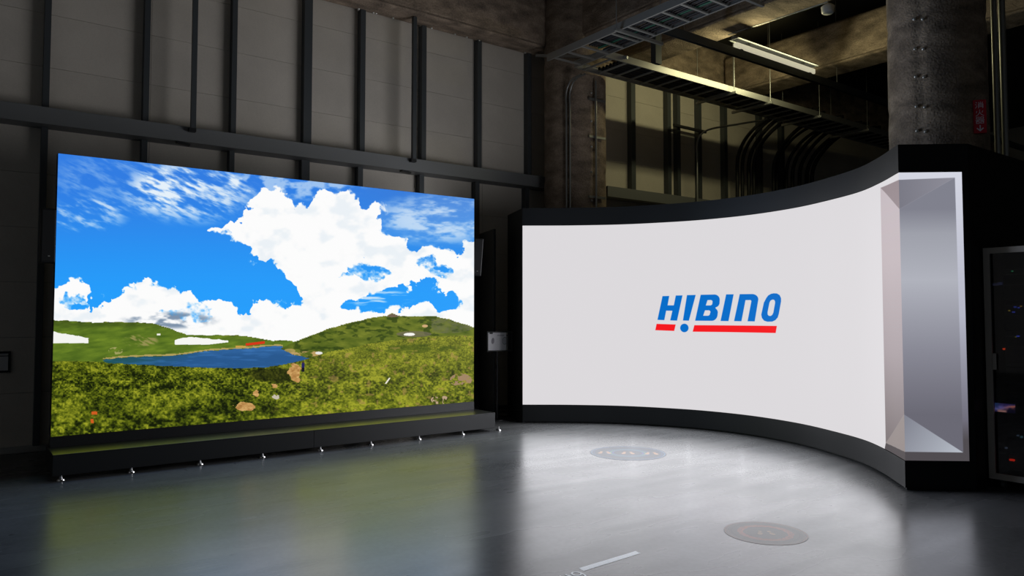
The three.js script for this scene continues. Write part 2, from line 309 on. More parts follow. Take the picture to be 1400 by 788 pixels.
    if (inside(x + w, y + w * 0.4, 404, 510, 8, 12) < 1 || inside(x + w, y + w * 0.3, 334, 556, 14, 6) < 1 || inside(x + w, y, 350, 538, 7, 5) < 1 || inside(x + w, y, 375, 528, 4, 3) < 1) c = mix3([150, 100, 48], [236, 196, 128], fbm(x / 4, y / 3, 3, 111));
    if (inside(x, y, 377, 543, 6, 4) < 1 - fbm(x / 3, y / 3, 2, 112)) c = [198, 188, 170];
    if (inside(x, y, 630, 520, 15, 9) < 1 && fbm(x / 4, y / 3, 3, 113) > 0.5) c = [160, 132, 100];
    if (inside(x, y, 602, 547, 13, 6) < 1 && fbm(x / 2, y / 4, 2, 115) > 0.52) c = [186, 160, 130];
    if (Math.abs(x - 530 + (y - 521) * 0.7) < 1.2 && Math.abs(y - 521) < 4) c = [238, 232, 222];
    if (Math.abs(x - 129) < 4 && Math.abs(y - 565) < 2.2 || Math.abs(x - 126) < 2 && Math.abs(y - 576) < 3) c = [206, 92, 32];
    if (Math.abs(x - 414.3) < 1.9 && y > 496.5 && y < 508.5) c = y < 503 ? [38, 36, 96] : [22, 22, 34];
    if (Math.abs(x - 414.3) < 1.3 && y > 494.8 && y < 497) c = [70, 50, 42];
    return c;
  }
  let c = mix3([50, 124, 226], [38, 158, 252], step(225, 420, y)); c = mix3(c, [64, 122, 208], 0.7 * step(400, 620, x) * step(400, 230, y));
  const a = x * 0.92 + y * 0.4, b = -x * 0.4 + y * 0.92;
  let ci = step(0.4, 0.72, 0.62 * fbm(a / 30, b / 8, 4, 121) + 0.38 * fbm(a / 11, b / 3, 4, 127)) * (0.9 * step(1.25, 0.2, inside(x, y, 262, 262, 95, 46)) + 0.75 * step(1.2, 0.1, inside(x, y, 118, 295, 60, 26)) + 0.3 * step(1.3, 0.3, inside(x, y, 170, 250, 110, 45)));
  ci += (0.25 + step(0.34, 0.66, 0.6 * fbm(x / 40 + y / 50, y / 9 - x / 60, 5, 131) + 0.4 * fbm(x / 10, y / 4, 4, 137))) * 0.62 * step(1.2, 0.15, inside(x, y, 605, 300, 110, 38));
  ci += 0.6 * step(0.4, 0.7, fbm(x / 16, y / 9, 4, 141)) * step(1.2, 0.3, inside(x, y, 400, 250, 110, 26));
  ci += 0.8 * step(0.46, 0.66, fbm(x / 30, y / 4, 4, 143)) * step(1.2, 0.2, inside(x, y, 515, 408, 50, 14));
  c = mix3(c, [228, 240, 250], clamp(ci));
  const wx = (fbm(x / 22, y / 22, 5, 151) - 0.5) * 44, wy = (fbm(x / 20 + 9, y / 20, 5, 161) - 0.5) * 36;
  const fx = (fbm(x / 5, y / 5, 3, 167) - 0.5) * 9;
  let cl = 0; for (const k of [0.65, 0.85, 1.05, 1.4]) { const m = mask(x + wx * k + fx, y + wy * k + fx * 0.7); cl += (m[1] > 60 || m[2] > 60 ? 255 : m[0]) / 1020; }
  cl = step(0.18, 0.82, cl + (fbm(x / 6, y / 5, 4, 171) - 0.5) * 0.75 * step(0, 0.3, cl) * step(1, 0.7, cl));
  let white = mix3([252, 252, 252], [205, 222, 236], 0.35 * step(0.52, 0.75, fbm(x / 26, y / 18, 4, 181)));
  const low = step(1.1, 0.3, inside(x, y, 232, 438, 70, 13)); white = mix3(white, [112, 134, 160], 0.9 * low * step(0.34, 0.58, fbm(x / 22, y / 10, 4, 191)));
  return mix3(c, white, cl);
}
const meanCells = Array.from({ length: 8 * 4 }, () => [0, 0, 0, 0]);
const landscapeMap = dataTexture(TW, TH, (i, j) => {
  const u = (i + 0.5) / TW, v = (j + 0.5) / TH, [px, py] = toPixel(V(SX0 + (SX1 - SX0) * u, SY0 + (SY1 - SY0) * v, SZ)), c = landscape(px, py).map((k) => clamp(k, 0, 255));
  const m = meanCells[Math.floor(v * 4) * 8 + Math.floor(u * 8)], f = (k) => Math.pow(k / 255, 2.2); m[0] += f(c[0]); m[1] += f(c[1]); m[2] += f(c[2]); m[3]++;
  return c;
}, true);
landscapeMap.wrapS = landscapeMap.wrapT = THREE.ClampToEdgeWrapping;
const screenMat = (map) => new THREE.MeshPhysicalMaterial({ color: 0x000000, roughness: 0.75, specularIntensity: 0.2, emissive: 0xffffff, emissiveMap: map, emissiveIntensity: 1 });
{
  const w = thing('led_video_wall', 'large flat video wall showing a mountain lake under blue sky', 'screen');
  part(w, 'cabinet', soft(SX0 - 0.004, SX1 + 0.004, 0.24, SY1 + 0.004, SZ - 0.11, SZ - 0.006, 0.003), M.black);
  const s = part(w, 'screen_face', new THREE.BoxGeometry(SX1 - SX0, SY1 - SY0, 0.006).translate((SX0 + SX1) / 2, (SY0 + SY1) / 2, SZ - 0.003), M.blackMatt, 'bright landscape picture with clouds, lake and green scrub');
  const dark = M.blackMatt; s.material = [dark, dark, dark, dark, screenMat(landscapeMap), dark];
  part(w, 'lower_trim', cube(SX0 - 0.004, SX1 + 0.004, 0.236, SY0 - 0.003, SZ - 0.006, SZ + 0.002), M.black);
  for (let k = 0; k < 6; k++) { const x = SX0 + 0.25 + k * (SX1 - SX0 - 0.5) / 5; part(w, 'rear_frame', merge([cube(x - 0.03, x + 0.03, 0.24, SY1 - 0.1, SZ - 0.17, SZ - 0.11), bar(V(x, 2.2, SZ - 0.17), V(x, 0.05, SZ - 0.85), 0.05, 0.05), cube(x - 0.03, x + 0.03, 0, 0.05, SZ - 0.9, SZ - 0.1)]), M.black); }
  const cw = (SX1 - SX0) / 8, ch = (SY1 - SY0) / 4;
  meanCells.forEach((m, k) => {
    const l = new THREE.RectAreaLight(lin(m[0] / m[3], m[1] / m[3], m[2] / m[3]), LED_WALL_LIGHT, cw, ch); l.name = 'led_wall_light';
    l.position.set(SX0 + cw * (k % 8 + 0.5), SY0 + ch * (Math.floor(k / 8) + 0.5), SZ + 0.01); l.lookAt(l.position.x, l.position.y, 5); scene.add(l);
  });
}
{ // plinth in front of the video wall
  const p = thing('screen_plinth', 'long low black plinth on levelling feet under the landscape screen', 'plinth');
  const zf = -7.84, x0 = SX0 - 0.02, x1 = onZ(677, 573, zf).x, cut = onZ(429, 600, zf).x;
  part(p, 'front_board', soft(x0, cut - 0.002, 0.045, 0.228, zf - 0.02, zf, 0.003), M.black);
  part(p, 'front_board', soft(cut + 0.002, x1, 0.045, 0.228, zf - 0.02, zf, 0.003), M.black);
  part(p, 'top_board', soft(x0, x1, 0.228, 0.236, SZ - 0.2, zf, 0.003), M.blackTop);
  part(p, 'end_board', cube(x0, x0 + 0.02, 0.045, 0.228, SZ - 0.2, zf - 0.02), M.black);
  part(p, 'end_board', cube(x1 - 0.02, x1, 0.045, 0.228, SZ - 0.2, zf - 0.02), M.black);
  const foot = merge([new THREE.CylinderGeometry(0.032, 0.036, 0.012, 16).translate(0, 0.006, 0), new THREE.CylinderGeometry(0.011, 0.011, 0.04, 10).translate(0, 0.03, 0), new THREE.CylinderGeometry(0.02, 0.02, 0.01, 6).translate(0, 0.02, 0)]);
  for (const [px, py] of [[82, 655], [176, 643], [268, 632], [351, 622], [427, 612.5], [497, 605.5], [561, 598], [620, 591.5], [669, 586]]) part(p, 'levelling_foot', foot, M.chrome).position.set(Math.max(onY(px, py).x, x0 + 0.05), 0, zf - 0.03);
}
// slim loudspeakers hung at the edges of the video wall
function lineSpeaker(x, y, z, turn, tilt, label) {
  const s = thing('column_speaker', label, 'speaker');
  const g = new THREE.Group();
  const body = soft(-0.065, 0.065, -0.26, 0.26, -0.07, 0.07, 0.012), grille = soft(-0.055, 0.055, -0.245, 0.245, 0.07, 0.082, 0.005), badge = cube(0.0, 0.016, -0.2, -0.192, 0.082, 0.084), bracket = cube(-0.02, 0.02, -0.05, 0.05, -0.13, -0.07);
  const m = new THREE.Matrix4().makeRotationFromEuler(new THREE.Euler(0, turn, tilt)).setPosition(x, y, z);
  for (const k of [body, grille, badge, bracket]) k.applyMatrix4(m);
  part(s, 'body', body, M.black); part(s, 'grille', grille, M.blackMatt); part(s, 'badge', badge, M.pin); part(s, 'bracket', bracket, M.black);
}
{ const p = onZ(66, 323, -8.36); lineSpeaker(p.x - 0.005, p.y, -8.36, 0, 0, 'slim black column speaker hung beside the landscape screen over bare panel wall'); }
{ const p = onZ(652.5, 352, -8.55); lineSpeaker(p.x, p.y, -8.55, -0.5, -0.07, 'slim black column speaker between the landscape screen and the black side panel'); }
// ================================================================== THE CURVED SCREEN
const Hs0 = 0.251, Hs1 = 2.72, HEAD = 2.965;
const raw = [[714.5, 10.31], [780, 10.29], [851, 10.17], [910, 9.94], [960, 9.68], [1025, 9.2], [1089, 8.57], [1140, 7.94], [1178, 7.44], [1207, 6.92], [1232.5, 6.41]];
const ctl = raw.map(([px, Z]) => { const p = plan((px - 700) / FOCAL * Z, Z); return V(p.x, 0, p.y); });
const curve = new THREE.CatmullRomCurve3(ctl, false, 'centripetal');
const front = curve.getSpacedPoints(72).map((p) => new THREE.Vector2(p.x, p.z));
const corner = front[front.length - 1].clone(), facetEnd = plan(617.5 / FOCAL * 6.40, 6.38);
const facetDir = facetEnd.clone().sub(corner); const facetLen = facetDir.length(); facetDir.normalize();
const lens = [0]; for (let i = 1; i < front.length; i++) lens.push(lens[i - 1] + front[i].distanceTo(front[i - 1]));
const arcLen = lens[lens.length - 1], totalLen = arcLen + facetLen;
function normals2(pts) {                                      // away from the viewer's side
  return pts.map((p, i) => { const a = pts[Math.max(0, i - 1)], b = pts[Math.min(pts.length - 1, i + 1)], t = b.clone().sub(a).normalize(); return new THREE.Vector2(t.y, -t.x); });
}
function band(pts, y0, y1, o0, o1, endNormal, startNormal) {  // a solid strip along a plan path: front offset o0, back offset o1 (positive is away from the viewer)
  const nn = normals2(pts); if (endNormal) nn[nn.length - 1] = nn[nn.length - 2] = endNormal; if (startNormal) nn[0] = startNormal; const pos = [], uv = [], idx = [], vert = (p, y, u, v) => { pos.push(p.x, y, p.y); uv.push(u, v); return pos.length / 3 - 1; };
  const F = pts.map((p, i) => p.clone().addScaledVector(nn[i], o0)), B = pts.map((p, i) => p.clone().addScaledVector(nn[i], o1));
  let L = 0; const u = pts.map((p, i) => { if (i) L += p.distanceTo(pts[i - 1]); return L; });
  const quad = (a, b, c, d) => idx.push(a, b, c, a, c, d);
  for (let i = 0; i + 1 < pts.length; i++) {
    quad(vert(F[i], y0, u[i], 0), vert(F[i + 1], y0, u[i + 1], 0), vert(F[i + 1], y1, u[i + 1], 1), vert(F[i], y1, u[i], 1));
    quad(vert(B[i + 1], y0, 0, 0), vert(B[i], y0, 0, 0), vert(B[i], y1, 0, 0), vert(B[i + 1], y1, 0, 0));
    quad(vert(F[i], y1, 0, 0), vert(F[i + 1], y1, 0, 0), vert(B[i + 1], y1, 0, 0), vert(B[i], y1, 0, 0));
    quad(vert(B[i], y0, 0, 0), vert(B[i + 1], y0, 0, 0), vert(F[i + 1], y0, 0, 0), vert(F[i], y0, 0, 0));
  }
  const e = pts.length - 1;
  quad(vert(B[0], y0, 0, 0), vert(F[0], y0, 0, 0), vert(F[0], y1, 0, 0), vert(B[0], y1, 0, 0));
  quad(vert(F[e], y0, 0, 0), vert(B[e], y0, 0, 0), vert(B[e], y1, 0, 0), vert(F[e], y1, 0, 0));
  let g = new THREE.BufferGeometry(); g.setAttribute('position', new THREE.Float32BufferAttribute(pos, 3)); g.setAttribute('uv', new THREE.Float32BufferAttribute(uv, 2)); g.setIndex(idx);
  g.computeVertexNormals(); return toCreasedNormals(g, 0.5);
}
function sheet(pts, y0, y1, off, s0) {                        // only the lit face
  const nn = normals2(pts), pos = [], uv = [], idx = []; let L = s0;
  pts.forEach((p, i) => { if (i) L += p.distanceTo(pts[i - 1]); const q = p.clone().addScaledVector(nn[i], off); pos.push(q.x, y0, q.y, q.x, y1, q.y); uv.push(L / totalLen, 0, L / totalLen, 1); if (i) { const k = i * 2; idx.push(k - 2, k, k + 1, k - 2, k + 1, k - 1); } });
  const g = new THREE.BufferGeometry(); g.setAttribute('position', new THREE.Float32BufferAttribute(pos, 3)); g.setAttribute('uv', new THREE.Float32BufferAttribute(uv, 2)); g.setIndex(idx); g.computeVertexNormals(); return g;
}
// where a photo pixel lies on the curved picture: distance along it, height
function onScreen(px, py, facet) {
  const d = ray(px, py), slope = new THREE.Vector2(d.x, d.z); let best = null;
  const seg = facet ? [[corner, facetEnd, arcLen]] : front.slice(0, -1).map((p, i) => [p, front[i + 1], lens[i]]);
  seg.forEach(([a, b, s0], i) => {
    const ex = b.x - a.x, ez = b.y - a.y, det = slope.x * -ez + slope.y * ex; if (Math.abs(det) < 1e-9) return;
    const t = (a.x * -ez + a.y * ex) / det, k = (slope.x * a.y - slope.y * a.x) / det, kk = k;
    const lo = !facet && i > 0 || facet ? -1e-6 : -1e9, hi = facet ? 1e9 : i < seg.length - 1 ? 1 + 1e-6 : 1.6;
    if (t > 0 && kk >= (facet ? -1 : lo) && kk <= hi && (!best || Math.abs(kk - 0.5) < best.q)) best = { q: Math.abs(kk - 0.5), s: s0 + kk * Math.hypot(ex, ez), y: EYE + d.y * t };
  });
  return best ?? { s: 0, y: 0 };
}
const CW = 2048, CH = 790;
const curvedMap = canvasTexture(CW, CH, (g) => {
  const at = (px, py, f) => { const r = onScreen(px, py, f); return [clamp(r.s / totalLen, 0, 1) * CW, (1 - (r.y - Hs0) / (Hs1 - Hs0)) * CH]; };
  const cx = arcLen / totalLen * CW;
  g.fillStyle = 'rgb(220,217,220)'; g.fillRect(0, 0, CW, CH);
  const lerp = (a, b, t) => a + (b - a) * t;
  const path = (pts) => { g.beginPath(); pts.forEach(([x, y], i) => i ? g.lineTo(x, y) : g.moveTo(x, y)); g.closePath(); g.fill(); };
  // the shown logo: outline coordinates measured on a 1400 x 533 enlargement of the region x 880..1090, y 390..470
  const z = (x, y) => at(880 + x * 0.15, 390 + y * 0.15, false);
  const blue = 'rgb(0,108,200)', redc = 'rgb(245,22,28)', white = 'rgb(220,217,220)';
  const fill = (col, pts) => { g.fillStyle = col; path(pts.map(([x, y]) => z(x, y))); };
  fill(blue, [[172, 101], [233, 99], [218, 185], [275, 185], [293, 95], [354, 94], [304, 324], [242, 322], [262, 234], [205, 233], [188, 320], [126, 317]]);
  fill(blue, [[395, 92], [474, 90], [412, 325], [358, 323]]);
  const arc = (pts, x, y, rx, ry, a0, a1, n = 8) => { for (let i = 0; i <= n; i++) { const a = a0 + (a1 - a0) * i / n; pts.push([x + Math.cos(a) * rx, y + Math.sin(a) * ry]); } };
  let B = [[520, 89]]; arc(B, 645, 132, 48, 46, -Math.PI / 2, 0); arc(B, 640, 160, 52, 46, 0, 1.3); arc(B, 626, 250, 50, 46, -0.9, 0); arc(B, 620, 266, 54, 60, 0, Math.PI / 2); B.push([469, 325]); fill(blue, B);
  let h1 = [[582, 137]]; arc(h1, 610, 152, 18, 16, -Math.PI / 2, 0); arc(h1, 604, 168, 22, 18, 0, Math.PI / 2); h1.push([566, 186]); fill(white, h1);
  let h2 = [[559, 230]]; arc(h2, 592, 246, 17, 16, -Math.PI / 2, 0); arc(h2, 582, 262, 22, 18, 0, Math.PI / 2); h2.push([542, 280]); fill(white, h2);
  fill(blue, [[752, 85], [820, 84], [773, 328], [701, 327]]);
  let n1 = [[876, 83]]; arc(n1, 990, 130, 55, 48, -Math.PI / 2, 0.25); n1.push([1012, 331], [947, 330], [981, 152]); arc(n1, 968, 148, 14, 12, 0, -Math.PI / 2); n1.push([928, 137], [891, 330], [824, 328]); fill(blue, n1);
  let o1 = []; arc(o1, 1186, 140, 68, 64, -Math.PI, 0, 14); arc(o1, 1160, 270, 70, 62, 0.35, Math.PI * 0.98, 14); o1.push([1070, 262]); fill(blue, [[1118, 118], [1135, 95], [1160, 80], [1185, 75], [1215, 77], [1240, 92], [1252, 120], [1252, 150], [1232, 262], [1222, 295], [1200, 320], [1172, 333], [1128, 334], [1098, 325], [1078, 300], [1072, 270], [1096, 160]]);
  fill(white, [[1146, 162], [1155, 142], [1172, 132], [1188, 134], [1197, 146], [1198, 164], [1182, 252], [1172, 272], [1158, 282], [1140, 280], [1130, 268], [1129, 248]]);
  fill(redc, [[118, 354], [292, 360], [278, 418], [106, 411]]);
  fill(redc, [[462, 366], [1214, 373], [1203, 437], [447, 425]]);
  const dot = []; arc(dot, 371, 391, 38, 39, 0, Math.PI * 2, 28); fill(blue, dot);
  // displayed picture, not a recess: the zoom shows the cabinet corner and its tint change running straight through this image on the two LED faces.
  // It is a rendered niche shown as screen content, so its tones are the content's own (like the landscape on the other screen).
  const L = (x, y) => at(x, y, false), R = (x, y) => at(x, y, true), C = (y) => [cx, at(1234, y, true)[1]];
  const grad = (a, b, stops) => { const q = g.createLinearGradient(a[0], a[1], b[0], b[1]); stops.forEach(([t, c]) => q.addColorStop(t, `rgb(${c})`)); return q; };
  const tl = L(1203.7, 257), bl = L(1211, 606), ct = C(246), cb = C(618), it = C(286), ib = C(567), tr = R(1305.5, 243), br = R(1317, 619);
  g.fillStyle = grad([cx, 0], [cx, CH], [[0, '212,214,226'], [0.5, '180,182,198'], [0.86, '112,110,123'], [0.93, '80,76,80'], [1, '80,76,80']]); g.fillRect(cx, 0, CW - cx, CH);
  g.fillStyle = 'rgb(84,78,80)'; path([bl, cb, [cx, CH], [L(1209.5, 612)[0], CH]]);
  g.fillStyle = grad([0, tl[1]], [0, bl[1]], [[0, '196,185,190'], [0.3, '192,180,184'], [0.65, '168,157,161'], [1, '124,115,116']]); path([tl, it, ib, bl]);
  g.fillStyle = 'rgb(150,137,141)'; path([tl, ct, it]);
  g.fillStyle = 'rgb(150,140,138)'; path([bl, ib, cb]);
  g.fillStyle = grad([0, it[1]], [0, ib[1]], [[0, '128,129,141'], [0.12, '158,160,170'], [0.35, '176,178,188'], [0.7, '136,136,148'], [1, '106,105,116']]); path([it, tr, br, ib]);
  g.fillStyle = grad(ct, tr, [[0, '122,122,133'], [1, '142,141,152']]); path([ct, tr, it]);
  g.fillStyle = grad(ib, br, [[0, '128,130,142'], [1, '182,188,198']]); path([ib, br, cb]);
});
const facetPts = [corner, facetEnd], tuck = facetDir.clone().add(new THREE.Vector2(facetDir.y, -facetDir.x)).normalize();
{
  const d = thing('curved_led_display', 'white curved video screen with blue lettering logo, wrapping round a corner', 'screen');
  const sm = screenMat(curvedMap);
  part(d, 'screen_face', sheet(front, Hs0, Hs1, 0, 0), sm, 'concave white picture with blue and red lettering');
  part(d, 'corner_face', sheet(facetPts, Hs0, Hs1, 0, arcLen), sm, 'lit screen face displaying a grey rendered niche');
  part(d, 'cabinet', band(front, Hs0, Hs1, 0.004, 0.16, tuck), M.cladding);
  part(d, 'corner_cabinet', band(facetPts, Hs0, Hs1, 0.004, 0.08, null, tuck), M.cladding);
  part(d, 'header_panel', band(front, Hs1 + 0.006, HEAD, -0.004, 0.18, tuck), M.cladding);
  part(d, 'header_panel', band(facetPts, Hs1 + 0.006, HEAD, -0.002, 0.1, null, tuck), M.cladding);
  part(d, 'base_panel', band(front, 0.022, Hs0 - 0.004, -0.008, 0.18, tuck), M.cladding);
  part(d, 'base_panel', band(facetPts, 0.022, Hs0 - 0.004, -0.008, 0.1, null, tuck), M.cladding);
  part(d, 'toe_strip', band(front, 0.0, 0.022, 0.03, 0.15, tuck), M.blackMatt);
  part(d, 'toe_strip', band(facetPts, 0.0, 0.022, 0.02, 0.09, null, tuck), M.blackMatt);
  const l0 = front[0], l1 = plan(-6 / FOCAL * 11.06, 11.06);
  part(d, 'side_panel', band([l0, l1], 0.0, HEAD, 0.0, -0.04), M.cladding, 'black left end panel');
  const r1 = facetEnd.clone().add(new THREE.Vector2(2.3, 0));
  part(d, 'edge_post', band([facetEnd, facetEnd.clone().addScaledVector(facetDir, 0.055)], 0.0, HEAD, -0.002, 0.09), M.cladding);
  const e = facetEnd.clone().addScaledVector(facetDir, 0.055);
  part(d, 'side_panel', band([e, r1.clone().setY(e.y)], 0.0, HEAD, 0.0, 0.05), M.cladding, 'black return panel behind the rack');
  for (let k = 0; k < 8; k++) {                               // light of the panels
    const i0 = k * 9, i1 = i0 + 9, a = front[i0], b = front[i1], m = a.clone().add(b).multiplyScalar(0.5), t = b.clone().sub(a), n = new THREE.Vector2(-t.y, t.x).normalize();
    const l = new THREE.RectAreaLight(lin(0.95, 0.955, 1), CURVED_LIGHT, t.length(), Hs1 - Hs0); l.name = 'curved_screen_light';
    l.position.set(m.x + n.x * 0.05, (Hs0 + Hs1) / 2, m.y + n.y * 0.05); l.lookAt(l.position.x + n.x, l.position.y, l.position.z + n.y); scene.add(l);
  }
  const m = corner.clone().add(facetEnd).multiplyScalar(0.5), n = new THREE.Vector2(-facetDir.y, facetDir.x);
  const l = new THREE.RectAreaLight(lin(0.4, 0.41, 0.46), CURVED_LIGHT, facetLen, Hs1 - Hs0); l.name = 'corner_screen_light';
  l.position.set(m.x + n.x * 0.02, (Hs0 + Hs1) / 2, m.y + n.y * 0.02); l.lookAt(l.position.x + n.x, l.position.y, l.position.z + n.y); scene.add(l);
}
{ // low floor speaker in front of the curved base
  const a = onY(946, 584), b = onY(1034, 594.5), s = thing('floor_speaker', 'long low black speaker lying in front of the curved screen base', 'speaker');
  const c = a.clone().add(b).multiplyScalar(0.5), L = a.distanceTo(b), turn = -Math.atan2(b.z - a.z, b.x - a.x);
  const geo = { cabinet: soft(-L / 2, L / 2, 0.015, 0.115, -0.09, 0, 0.01), grille: soft(-L / 2 + 0.03, L / 2 - 0.03, 0.025, 0.105, 0, 0.006, 0.003), indicator: new THREE.SphereGeometry(0.006, 8, 6).translate(-0.02, 0.08, 0.006), foot: cube(-L / 2 + 0.1, -L / 2 + 0.16, 0, 0.015, -0.08, -0.01), foot2: cube(L / 2 - 0.16, L / 2 - 0.1, 0, 0.015, -0.08, -0.01), cap: soft(L / 2, L / 2 + 0.05, 0.02, 0.08, -0.08, -0.02, 0.01) };
  for (const k of Object.values(geo)) k.rotateY(turn).translate(c.x, 0, c.z);
  part(s, 'cabinet', geo.cabinet, M.black); part(s, 'grille', geo.grille, M.blackMatt); part(s, 'indicator', geo.indicator, M.pin); part(s, 'foot', geo.foot, M.blackMatt); part(s, 'foot', geo.foot2, M.blackMatt); part(s, 'end_cap', geo.cap, M.blackMatt);
}
{ // black panel closing the back of the video wall
  const at = (px, Z) => { const p = plan((px - 700) / FOCAL * Z, Z); return p; };
  const a = at(674.5, 10.8), b = at(655, 11.5), p = thing('black_side_panel', 'tall black panel standing behind the end of the landscape screen', 'panel');
  part(p, 'board', band([a, b], 0, 2.73, 0, -0.035), M.black);
  part(p, 'stay', merge([rod(V(b.x - 0.3, 0.0, b.y + 0.05), V(b.x - 0.02, 1.2, b.y + 0.05), 0.015)]), M.black);
}
{ // notice on a pole
  const base = onY(679.5, 574), s = thing('sign_stand', 'black pole stand holding a framed grey leaflet between the two screens', 'sign');
  const tp = onZ(682, 467, base.z), w = 0.37, h = 0.285, yaw = -0.38;
  part(s, 'base_plate', new THREE.CylinderGeometry(0.15, 0.155, 0.012, 28).translate(base.x, 0.006, base.z), M.black);
  part(s, 'pole', rod(V(base.x, 0.012, base.z), V(base.x, tp.y - h / 2, base.z), 0.014), M.black);
  part(s, 'collar', rod(V(base.x, 0.72, base.z), V(base.x, 0.78, base.z), 0.02), M.black);
  const leaflet = canvasTexture(256, 196, (g) => {
    g.fillStyle = '#f2f0f4'; g.fillRect(0, 0, 256, 196); g.fillStyle = '#9d97a0'; g.beginPath(); g.ellipse(66, 92, 21, 34, 0.15, 0, 7); g.fill();
    g.fillStyle = '#c8c4cc'; g.fillRect(130, 24, 96, 14); g.strokeStyle = '#5c5860'; g.lineWidth = 5; g.beginPath(); g.ellipse(236, 92, 32, 38, 0.2, 0, 7); g.stroke(); g.fillStyle = '#dcdae0'; g.beginPath(); g.ellipse(238, 92, 26, 32, 0.2, 0, 7); g.fill(); g.fillStyle = '#2c2a2e'; g.fillRect(20, 0, 46, 16);
  });
  const F = (g) => g.rotateY(yaw).translate(tp.x, tp.y, base.z + 0.02), t = 0.016;
  part(s, 'frame', F(merge([cube(-w / 2, w / 2, h / 2 - t, h / 2, -0.01, 0.01), cube(-w / 2, w / 2, -h / 2, -h / 2 + t, -0.01, 0.01), cube(-w / 2, -w / 2 + t, -h / 2 + t, h / 2 - t, -0.01, 0.01), cube(w / 2 - t, w / 2, -h / 2 + t, h / 2 - t, -0.01, 0.01)])), M.black);
  part(s, 'leaflet', F(new THREE.PlaneGeometry(0.265, h - 2 * t).translate(-w / 2 + t + 0.1325, 0, 0.002)), mat(0xffffff, 0.5, 0, { map: leaflet, side: THREE.DoubleSide }), 'grey printed leaflet with two round pictures');
  part(s, 'pane', F(cube(-w / 2 + t, w / 2 - t, -h / 2 + t, h / 2 - t, 0.003, 0.006)), new THREE.MeshPhysicalMaterial({ color: 0xffffff, transmission: 1, thickness: 0, roughness: 0.05 }));
  part(s, 'crossbar', F(cube(-w / 2 + t, w / 2 - t, 0.08, 0.092, -0.01, -0.002)), M.black);
}
{ // framed notice at the left
  const a = onZ(15, 480.5, ZB + 0.03), b = onZ(15, 509.5, ZB + 0.03), h = a.y - b.y, w = 0.34, x1 = a.x, s = thing('framed_notice', 'black framed white notice hanging on the panel wall', 'notice'), t = 0.022;
  part(s, 'frame', merge([cube(x1 - w, x1, a.y - t, a.y, ZB, ZB + 0.025), cube(x1 - w, x1, b.y, b.y + t, ZB, ZB + 0.025), cube(x1 - w, x1 - w + t, b.y + t, a.y - t, ZB, ZB + 0.025), cube(x1 - t, x1, b.y + t, a.y - t, ZB, ZB + 0.025)]), M.blackMatt);
  const paper = canvasTexture(256, 170, (g) => { g.fillStyle = '#d2d3d4'; g.fillRect(0, 0, 256, 170); g.fillStyle = '#222'; g.fillRect(0, 22, 256, 8); });
  part(s, 'paper', new THREE.PlaneGeometry(w - 2 * t, h - 2 * t).translate(x1 - w / 2, (a.y + b.y) / 2, ZB + 0.012), mat(0xffffff, 0.7, 0, { map: paper }), 'white paper with a dark ruled line');
}
solo('floor_cable', tube([onY(666, 573), onY(676, 569), onY(688, 564), onY(696, 567), onY(690, 571), onY(683, 570)].map((p) => p.setY(0.012)), 0.01, 40, 6), M.cable, 'loose black cable coiled on the floor by the sign stand', 'cable');
// ================================================================== FLOOR MARKINGS
function sticker(name, px, py, r, label, draw) {
  const c = onY(px, py), map = canvasTexture(512, 512, draw), g = new THREE.CylinderGeometry(r, r, 0.0012, 64).rotateY(-0.1).translate(c.x, 0.0006, c.z);
  const m = glossy({ map, color: lin(0.6, 0.6, 0.6), specularIntensity: 0.085 }); const edge = mat(lin(0.2, 0.2, 0.2), 0.6);
  const o = solo(name, g, edge, label, 'floor sticker'); o.material = [edge, m, edge]; return o;
}
function foot(g, x, y, a, col, s) { g.save(); g.translate(x, y); g.rotate(a); g.scale(s, s); g.fillStyle = col; g.beginPath(); g.ellipse(0, -20, 16, 28, 0, 0, 7); g.fill(); g.beginPath(); g.ellipse(0, 28, 12, 16, 0, 0, 7); g.fill(); g.restore(); }
const ang = Math.atan2(0.6, 0.8);
sticker('floor_sticker', 858.5, 619.7, 0.405, 'round bluish floor sticker with three pairs of footprints and teal rings', (g) => {
  g.fillStyle = '#5f646b'; g.fillRect(0, 0, 512, 512);
  const ring = (r, w, c) => { g.strokeStyle = c; g.lineWidth = w; g.beginPath(); g.arc(256, 256, r, 0, 7); g.stroke(); };
  ring(246, 10, '#6d87a2'); ring(228, 8, '#5d6c8c'); ring(140, 16, '#5c7090'); ring(118, 14, '#68988e'); ring(102, 8, '#6a70b0');
  g.save(); g.translate(256, 256); g.rotate(YAW + Math.PI / 2);
  for (const k of [-1, 0, 1]) for (const s of [-1, 1]) foot(g, k * 158 + s * 26, 0, s * 0.2, '#d6ab86', 0.9);
  g.restore();
});
sticker('floor_sticker', 1046.5, 729, 0.275, 'round dark floor sticker with an orange ring around two footprints', (g) => {
  g.fillStyle = '#4a4c4a'; g.fillRect(0, 0, 512, 512);
  const ring = (r, w, c, s) => { g.strokeStyle = c; g.lineWidth = w; for (let k = 0; k < 60; k++) { const a = k / 60 * 6.2832, j = (hash(k, s, 3) - 0.5) * 10; g.beginPath(); g.arc(256, 256, r + j, a, a + 0.16); g.stroke(); } };
  ring(248, 8, '#7c5b4c', 1); ring(232, 7, '#66574e', 2); ring(206, 6, '#3c3e3e', 5); ring(160, 22, '#a0614c', 3); ring(142, 12, '#b3664e', 4);
  g.save(); g.translate(256, 256); g.rotate(YAW + Math.PI / 2); for (const s of [-1, 1]) foot(g, s * 34, 0, s * 0.2, '#b89a74', 1.0); g.restore();
});
